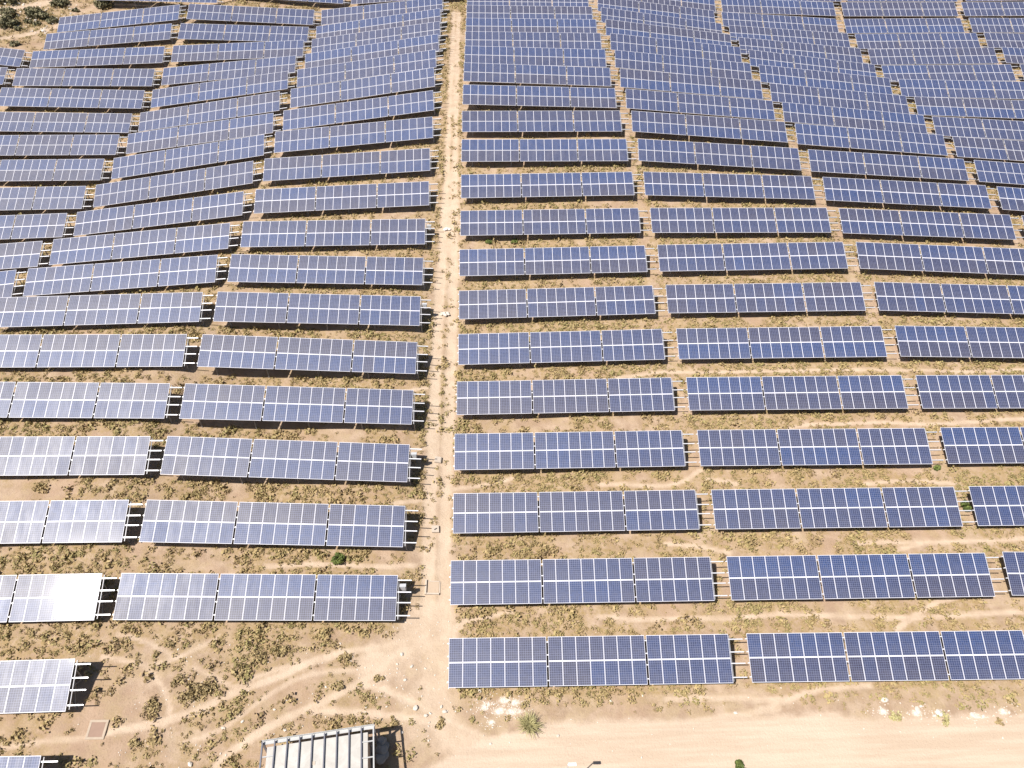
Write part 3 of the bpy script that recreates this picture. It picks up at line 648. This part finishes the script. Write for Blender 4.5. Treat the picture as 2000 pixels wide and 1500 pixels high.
SHRUBS = [
 (-12.65, 34.77, 0.62, 'g', 'round bright green bush behind the left field table nearest the path, third row', None),
 (-0.54, 73.1, 0.42, 'g', 'left one of two small green bushes in a table shadow right of the path', None),
 (2.46, 73.09, 0.42, 'g', 'right one of two small green bushes in a table shadow right of the path', None),
 (16.37, 19.34, 0.55, 'g', 'green bush cut by the bottom edge on the dirt road', None),
 (40.4, 38.84, 0.6, 'g', 'green bush under the bare rails between two tables, right field, third row', None),
 (39.51, 42.78, 0.38, 'g', 'small green bush at a table corner, right field, fourth row', None),
 (-4.09, 74.99, 0.33, 'y', 'small yellow green bush on the path edge beside the white sack', None),
 (-24.32, 21.38, 0.55, 'd', 'dark olive shrub right of the brown concrete slab, nearest the bottom edge', 'olive shrubs on the bare ground at lower left'),
 (-24.01, 23.72, 0.62, 'd', 'round olive shrub between the brown slab and the largest shrub clump', 'olive shrubs on the bare ground at lower left'),
 (-21.55, 24.52, 0.95, 'd', 'largest dry olive shrub clump in the trail area at lower left', 'olive shrubs on the bare ground at lower left'),
 (-20.15, 24.99, 0.75, 'd', 'olive shrub touching the right side of the largest shrub clump', 'olive shrubs on the bare ground at lower left'),
 (-22.54, 25.31, 0.6, 'd', 'olive shrub at the upper left of the largest shrub clump', 'olive shrubs on the bare ground at lower left'),
 (-18.42, 26.0, 0.62, 'd', 'olive shrub below the first table nearest the path, left of centre', 'olive shrubs on the bare ground at lower left'),
 (-17.44, 27.02, 0.7, 'd', 'darker olive shrub just below the left table nearest the path', 'olive shrubs on the bare ground at lower left'),
 (-15.9, 27.49, 0.66, 'd', 'olive shrub hugging the low edge of the left table nearest the path', 'olive shrubs on the bare ground at lower left'),
 (-11.09, 27.03, 0.55, 'd', 'olive shrub above the long trail that bends toward the path', 'olive shrubs on the bare ground at lower left'),
 (-8.52, 25.66, 0.42, 'd', 'small round olive shrub where trails meet, lower left of the path', 'olive shrubs on the bare ground at lower left'),
 (-7.19, 22.69, 0.42, 'd', 'yellowish shrub above the steel frame shadow', 'olive shrubs on the bare ground at lower left'),
 (-3.94, 22.54, 0.45, 'd', 'grey olive shrub at the foot of the path near the road', 'olive shrubs on the bare ground at lower left'),
 (-24.71, 27.1, 0.32, 'd', 'small dark shrub enclosed by the looping trail at lower left', 'olive shrubs on the bare ground at lower left'),
 (-23.96, 27.89, 0.42, 'd', 'flat olive shrub inside the upper trail loop at lower left', 'olive shrubs on the bare ground at lower left'),
 (-11.19, 25.03, 0.42, 'd', 'dry shrub between two parallel trails above the shed', 'olive shrubs on the bare ground at lower left'),
 (28.26, 22.36, 0.55, 'y', 'yellowish shrub left of the white boulders on the road verge', None),
 (31.68, 22.13, 0.62, 'y', 'yellowish shrub below the white boulders on the road verge', None),
 (35.46, 21.88, 0.32, 'd', 'small dark shrub on the road verge at the far right', None),
 (3.9, 24.47, 0.3, 'd', 'small dark shrub under the front table nearest the path, right field', None),
 (-80.6, 132.53, 2.3, 'f', 'large dark bush on the left edge, lowest of the big bushes there', 'wild bushes on the slope at top left'),
 (-77.89, 136.15, 2.1, 'f', 'large green bush in the middle of the top left slope', 'wild bushes on the slope at top left'),
 (-76.52, 135.98, 1.7, 'f', 'green bush right of the large middle bush on the top left slope', 'wild bushes on the slope at top left'),
 (-74.58, 134.91, 1.5, 'f', 'grey green bush nearest the corner of the top left table', 'wild bushes on the slope at top left'),
 (-81.95, 135.29, 1.9, 'f', 'olive bush above the large dark bush on the left edge', 'wild bushes on the slope at top left'),
 (-79.2, 137.29, 1.2, 'f', 'tall thin bush just above the large middle bush', 'wild bushes on the slope at top left'),
 (-75.06, 140.21, 2.0, 'f', 'dark bush at the top edge above the topmost left table', 'wild bushes on the slope at top left'),
 (-67.46, 140.34, 2.2, 'f', 'dark bush in the shadow behind the topmost left table', 'wild bushes on the slope at top left'),
 (-77.62, 126.69, 1.1, 'f', 'lone small bush below the dirt track at top left', 'wild bushes on the slope at top left'),
 (-83.51, 138.99, 2.4, 'f', 'dark bush in the very top left corner', 'wild bushes on the slope at top left'),
 (-78.13, 133.82, 1.0, 'f', 'low grey bush on the pale rubble slope at top left', 'wild bushes on the slope at top left'),
 (-76.72, 133.71, 0.9, 'f', 'low dark bush beside the grey bush on the rubble slope', 'wild bushes on the slope at top left'),
 (-78.8, 131.48, 0.9, 'f', 'low bush at the foot of the rubble slope', 'wild bushes on the slope at top left'),
 (-71.93, 138.55, 0.9, 'f', 'small straw coloured bush behind the topmost left table', 'wild bushes on the slope at top left'),
 (-54.24, 138.26, 1.2, 'f', 'bush in shadow above the rails between the two topmost left tables', 'wild bushes on the slope at top left'),
]
for i, (x, y, r, k, lab, grp) in enumerate(SHRUBS):
    if k == 'g': shrub('green_bush', x, y, r, M_GREEN, lab, 'bush', grp, 1.0, 1.6, 100+i, .085)
    elif k == 'f': shrub('wild_bush', x, y, r*.78, M_FAR, lab, 'bush', grp, .7, .42, 300+i, .17)
    else: shrub('dry_shrub', x, y, r, M_OLIVE if k == 'd' else M_GRASS, lab, 'shrub', grp, .55, .55, 200+i, .085)
tussock('grass_tussock', 2.26, 22.24, .85, 'pale green spiky grass tussock between the white rubble and the road')


# ------------------------------------------------------------------ stones and rubble
t = NT('white_stone'); co = t.n('ShaderNodeTexCoord').outputs['Object']
t.set(Base_Color=t.mix(t.noise(co, 3, 5), (.46,.39,.31), (.68,.63,.57)), Roughness=.9); M_ROCK = t.m
M_CONC = plain('pale_concrete', (.54,.46,.375), .85, 0, .14, 2.5); M_DARK = plain('dark_opening', (.035,.032,.03), .9)
M_LID = plain('rusty_brown_lid', (.305,.200,.145), .8, 0, .12, 3); M_SACK = plain('white_sack', (.74,.72,.69), .8, 0, .08, 4)
M_TARP = plain('grey_tarp', (.34,.31,.27), .8, 0, .14, 5); M_WHITE = plain('white_paint', (.80,.80,.78), .4, 0, .03)
M_BEAM = plain('grey_painted_steel', (.215,.215,.245), .5, .2, .12, 3); M_CHAN = plain('pale_grey_channel', (.50,.50,.49), .5, .1, .10, 2)
t = NT('weathered_roof'); co = t.n('ShaderNodeTexCoord').outputs['Object']
rc = t.mix(t.ramp(t.noise(co, .55, 5, .6, 1.2), .38, .62), (.42,.40,.365), (.50,.48,.445)); rc = t.mix(t.math('MULTIPLY', t.ramp(t.noise(co, 5, 4), .55, .75), .35), rc, (.32,.30,.275))
M_ROOF = t.set(Base_Color=rc, Roughness=.85); M_WALL = plain('rendered_wall', (.42,.33,.25), .9, 0, .12, 2)
def lump(r, seed, sub=2, flat=.7):
    bm = bmesh.new(); bmesh.ops.create_icosphere(bm, subdivisions=sub, radius=r); g = random.Random(seed); dv = [Vector((g.gauss(0,1), g.gauss(0,1), g.gauss(0,1))).normalized() for _ in range(9)]; cut = [g.uniform(.55, .95)*r for _ in dv]
    for v in bm.verts:
        for d, c in zip(dv, cut):
            k = v.co.dot(d)
            if k > c: v.co -= d*(k-c)*.85
        v.co.z *= flat; v.co += Vector((g.gauss(0,1), g.gauss(0,1), g.gauss(0,1)))*r*.03
    me = bpy.data.meshes.new('rock'); bm.to_mesh(me); bm.free(); return me
ROCKS = [
 (27.82, 23.45, 0.4, 'white boulder standing alone above the yellowish verge shrub'),
 (29.9, 22.71, 0.42, 'white upright boulder between the two yellowish verge shrubs'),
 (30.28, 23.01, 0.22, 'small white stone behind the upright boulder'),
 (31.35, 22.47, 0.46, 'largest white boulder on the road verge'),
 (31.0, 22.34, 0.26, 'white stone touching the left of the largest boulder'),
 (33.74, 22.29, 0.36, 'flat white boulder right of the largest boulder'),
 (34.43, 22.21, 0.26, 'white stone just right of the flat boulder'),
 (36.03, 22.62, 0.24, 'white stone near the far right end of the verge'),
 (36.39, 22.44, 0.2, 'smaller white stone at the far right end of the verge'),
 (-1.2, 24.71, 0.24, 'white stone at the low edge of the front table by the path'),
 (-5.72, 23.54, 0.34, 'white block left of the path foot, above the shed shadow'),
 (-3.68, 23.32, 0.28, 'white stone right of the path foot'),
 (-3.92, 23.67, 0.2, 'small white stone just above the path foot stone'),
 (-4.97, 23.05, 0.24, 'white stone on the trail below the white block'),
 (-7.0, 27.42, 0.24, 'white stone beside the path junction, below the left table'),
 (-6.63, 25.53, 0.2, 'small pale stone left of the path, above the white block'),
 (8.19, 23.82, 0.18, 'small white stone alone in front of the front right table'),
 (4.26, 21.61, 0.18, 'small white stone on the road edge right of the tussock'),
]

for i, (x, y, r, lab) in enumerate(ROCKS):
    me = lump(r*.62, i, 2, .75); me.materials.append(M_ROCK); o = link(bpy.data.objects.new('white_rock', me)); o.location = (x, y, gz(x, y)+r*.18); o.rotation_euler = (0, 0, i*1.7); o.scale = (1.15, .85, 1)
    tag(o, lab, 'rock', 'white stones near the road and path')
# pebbles nobody could count
g = np.random.default_rng(11); pp = []
for px, py, r in WHITE:
    n = int(38*r/.4); pp.append(np.stack([px+g.normal(size=n)*r*1.5, py+g.normal(size=n)*r*.8, g.uniform(.02, .06, n)], 1))
n = 130; pp.append(np.stack([g.uniform(-8.5, -2.4, n), g.uniform(21.5, 30.0, n), g.lognormal(-3.1, .4, n)], 1))
n = 200; pp.append(np.stack([g.uniform(-30, 36, n), g.uniform(19.5, 29, n), g.lognormal(-3.3, .4, n)], 1))
n = 160; pp.append(np.stack([g.uniform(-26, -6, n), g.uniform(19.5, 28.5, n), g.lognormal(-3.2, .4, n)], 1))
n = 220; pp.append(np.stack([g.uniform(-86, -72, n), g.uniform(131, 141, n), g.lognormal(-2.1, .5, n)], 1))
pp = np.concatenate(pp); pz = ground_z(pp[:,0], pp[:,1])
_b = bmesh.new(); bmesh.ops.create_icosphere(_b, subdivisions=1, radius=1); iv = np.array([v.co[:] for v in _b.verts]); iff = np.array([[v.index for v in q.verts] for q in _b.faces]); _b.free()
vv = []; ff = []
for i, (x, y, r) in enumerate(pp):
    q = iv*(1+g.normal(size=(len(iv), 1))*.18)*[1.2, .85, .7]*r; a = g.uniform(0, 6.28); c, s = math.cos(a), math.sin(a)
    vv.append(np.stack([q[:,0]*c-q[:,1]*s+x, q[:,0]*s+q[:,1]*c+y, q[:,2]+pz[i]+r*.15], 1)); ff.append(iff+i*len(iv))
me = mesh_np('pebbles', np.concatenate(vv), np.concatenate(ff), [M_ROCK]); tag(link(bpy.data.objects.new('pebbles', me)), 'scattered pale pebbles on the soil', 'pebbles', kind='stuff')

def ground_frame(x, y, ang=0.0, dz=0.0):
    e = .5; n = Vector((-(gz(x+e, y)-gz(x-e, y))/(2*e), -(gz(x, y+e)-gz(x, y-e))/(2*e), 1)).normalized()
    X = Vector((math.cos(ang), math.sin(ang), 0)); X = (X-n*X.dot(n)).normalized(); Y = n.cross(X)
    M = Matrix((X, Y, n)).transposed().to_4x4(); M.translation = (x, y, gz(x, y)+dz); return M
# brown slab with a pale rim
r = empty('concrete_cover', ground_frame(-27.06, 22.08, 0.0)); tag(r, 'square brown cover in a pale concrete rim, near the bottom left', 'ground cover')
mb = MB(); a, w = .46, .16
for sx_, sy_, dx, dy in ((0, a+w/2, 2*a+2*w, w), (0, -a-w/2, 2*a+2*w, w), (a+w/2, 0, w, 2*a), (-a-w/2, 0, w, 2*a)): mb.box((sx_, sy_, .01), (dx, dy, .14))
mb.obj('rim', [plain('tan_concrete', (.46,.37,.28), .9, 0, .14, 3)], r, .01); mb = MB(); mb.box((0, 0, .015), (2*a, 2*a, .10)); mb.obj('lid', [M_LID], r)
# low concrete pit edge on the path
r = empty('concrete_pit', ground_frame(-4.99, 32.7, 0.0)); tag(r, 'low square concrete kerb filled with soil on the path', 'concrete pit')
mb = MB(); a = .55; mb.box((-a, 0, .06), (.13, 2*a+.13, .26)); mb.box((.03, -a, .05), (2*a-.10, .13, .24)); mb.box((.03, a, -.03), (2*a-.10, .08, .14)); mb.box((a, 0, -.03), (.08, 2*a-.14, .14))
mb.obj('kerb', [M_CONC], r, .012); mb = MB(); mb.box((0, 0, -.02), (2*a-.14, 2*a-.14, .10)); mb.obj('soil_fill', [plain('sand_fill', (.47,.365,.265), .95, 0, .08, 4)], r)
# manhole boxes
for x, y, ang, hole, lab in ((-5.04, 37.82, .08, 1, 'pale concrete box with a dark hole in its top, on the path'), (-5.14, 44.77, -.05, 0, 'closed pale concrete box on the path')):
    r = empty('manhole_box', ground_frame(x, y, ang)); tag(r, lab, 'manhole', 'concrete boxes on the path')
    mb = MB(); mb.box((0, 0, .05), (.62, .62, .30)); mb.obj('body', [M_CONC], r, .02)
    if hole:
        mb = MB(); mb.box((.02, -.03, .204), (.26, .09, .012), Matrix.Rotation(.55, 3, 'Z')); mb.obj('opening', [M_DARK], r)
    else:
        mb = MB(); mb.box((0, 0, .212), (.50, .50, .03)); mb.obj('lid', [M_CONC], r, .008)
# white sack and rubble on the path
def heap(name, x, y, parts, mat, label, cat):
    bm = bmesh.new()
    for i, (dx, dy, dz, rr, fl) in enumerate(parts):
        me = lump(rr, 50+i, 2, fl); k = bmesh.new(); k.from_mesh(me); bmesh.ops.translate(k, verts=k.verts[:], vec=(dx, dy, dz)); k.to_mesh(me); k.free(); bm.from_mesh(me); bpy.data.meshes.remove(me)
    me = bpy.data.meshes.new(name); bm.to_mesh(me); bm.free(); me.materials.append(mat); o = link(bpy.data.objects.new(name, me)); o.location = (x, y, gz(x, y)); return tag(o, label, cat)
heap('white_sack', -5.4, 75.02, [(0,0,.1,.34,.6),(.28,.05,.08,.26,.6),(-.2,-.12,.06,.2,.6)], M_SACK, 'crumpled white sack lying on the path', 'sack')
heap('rubble_heap', -5.21, 62.71, [(0,0,.08,.28,.7),(.3,.1,.06,.22,.7),(-.25,.12,.05,.2,.7),(.1,-.28,.05,.24,.7),(.42,-.2,.04,.16,.7),(-.3,-.22,.03,.17,.7)], M_ROCK, 'small heap of white rubble on the path', 'rubble')

# ------------------------------------------------------------------ shed with a flat roof under an open steel frame
O = Vector((-15.129, 20.251, 0)); e1 = Vector((7.027, .912, 0)).normalized(); e2 = Vector((e1.y, -e1.x, 0)); ZF = ZO-48.35; DEP = 6.0; FW = 7.086
def fp_(a, s, z): return O + e1*a + e2*s + Vector((0, 0, z))
Mf = Matrix((e1, -e2, Vector((0,0,1)))).transposed().to_4x4()
def at0(M, p): M = M.copy(); M.translation = p; return M
g0 = min(gz(*fp_(a, s, 0)[:2]) for a in (0, FW) for s in (0, DEP))
r = empty('shed', at0(Mf, fp_(3.5, 2.9, g0))); tag(r, 'low shed with a pale stained flat roof under a steel frame, at the bottom', 'shed')
H0 = ZF-.12-g0
mb = MB(); mb.box((.01, -.0, H0-.08), (6.40, 5.2, .16)); mb.obj('roof', [M_ROOF], r, .015)
mb = MB()
for c, d in (((0, 2.45, (H0-.16)/2-.2), (6.2, .16, H0-.16+.4)), ((0, -2.45, (H0-.16)/2-.2), (6.2, .16, H0-.16+.4)), ((-3.02, 0, (H0-.16)/2-.2), (.16, 4.74, H0-.16+.4)), ((3.02, 0, (H0-.16)/2-.2), (.16, 4.74, H0-.16+.4))): mb.box(c, d)
mb.obj('wall', [M_WALL], r)
mb = MB(); mb.box((-.2, 1.15, H0+.012), (.22, .22, .02)); mb.box((-1.6, .7, H0+.012), (.2, .2, .02)); mb.obj('roof_patch', [M_CONC], r)
r = empty('steel_frame', at0(Mf, fp_(0, 0, g0))); tag(r, 'open steel frame of parallel beams standing over the shed roof', 'steel frame')
HF = ZF-g0
for k in range(10):
    mb = MB(); x = k*FW/9; edge = k in (0, 9)
    mb.box((x, -DEP/2+.02, HF), (.075 if not edge else .09, DEP, .022)); mb.box((x, -DEP/2+.02, HF-.075), (.022, DEP, .126)); mb.box((x, -DEP/2+.02, HF-.15), (.075, DEP, .022))
    mb.obj('beam', [M_CHAN if k == 9 else M_BEAM], r)  # last beam is paler: the sunlight on it is put into its colour
mb = MB(); mb.box((FW/2, .02, HF-.20), (FW+.12, .24, .03)); mb.box((FW/2, .13, HF-.11), (FW+.12, .03, .15)); mb.obj('back_beam', [M_CHAN], r)
mb = MB(); mb.box((FW/2, -DEP+.05, HF-.22), (FW+.12, .12, .10)); mb.obj('front_beam', [M_CHAN], r)
for x0 in (0, 8):
    for s in (.93, 1.93, 2.93, 3.93, 4.93):
        mb = MB(); mb.box(((x0+.5)*FW/9, -s, HF-.075), (FW/9-.03, .07, .07)); mb.obj('cross_bar', [M_CHAN], r)
for x in (0, FW):
    for s in (0.0, 2.9, 5.9):
        mb = MB(); mb.box((x, -s, (HF-.22)/2-.2), (.11, .11, HF-.22+.4)); mb.obj('post', [M_BEAM], r)
heap('tarp_heap', -7.85, 20.75, [(0,.5,.25,.42,.8),(.05,0,.28,.45,.8),(0,-.55,.25,.42,.8),(.25,.25,.18,.36,.7),(.22,-.3,.2,.38,.7)], M_TARP, 'lumpy grey tarp heap in the shade beside the shed', 'tarp')
# ------------------------------------------------------------------ lamp at the road
zb = gz(4.45, 18.26); hl = ZO-47.69-zb
r = empty('street_lamp', Matrix.Translation((4.45, 18.26, zb))); tag(r, 'thin lamp post with a flat white head beside the dirt road', 'lamp post')
mb = MB(); mb.tube((0,0,-.3), (0,0,hl-.02), .05, .035, 10); mb.obj('pole', [M_GALV], r)
mb = MB(); mb.box((.27, 0, hl), (.52, .2, .07)); mb.obj('lamp_head', [M_WHITE], r, .015)
mb = MB(); mb.box((0, 0, .0), (.28, .28, .06)); mb.obj('base_plate', [M_STEEL], r)
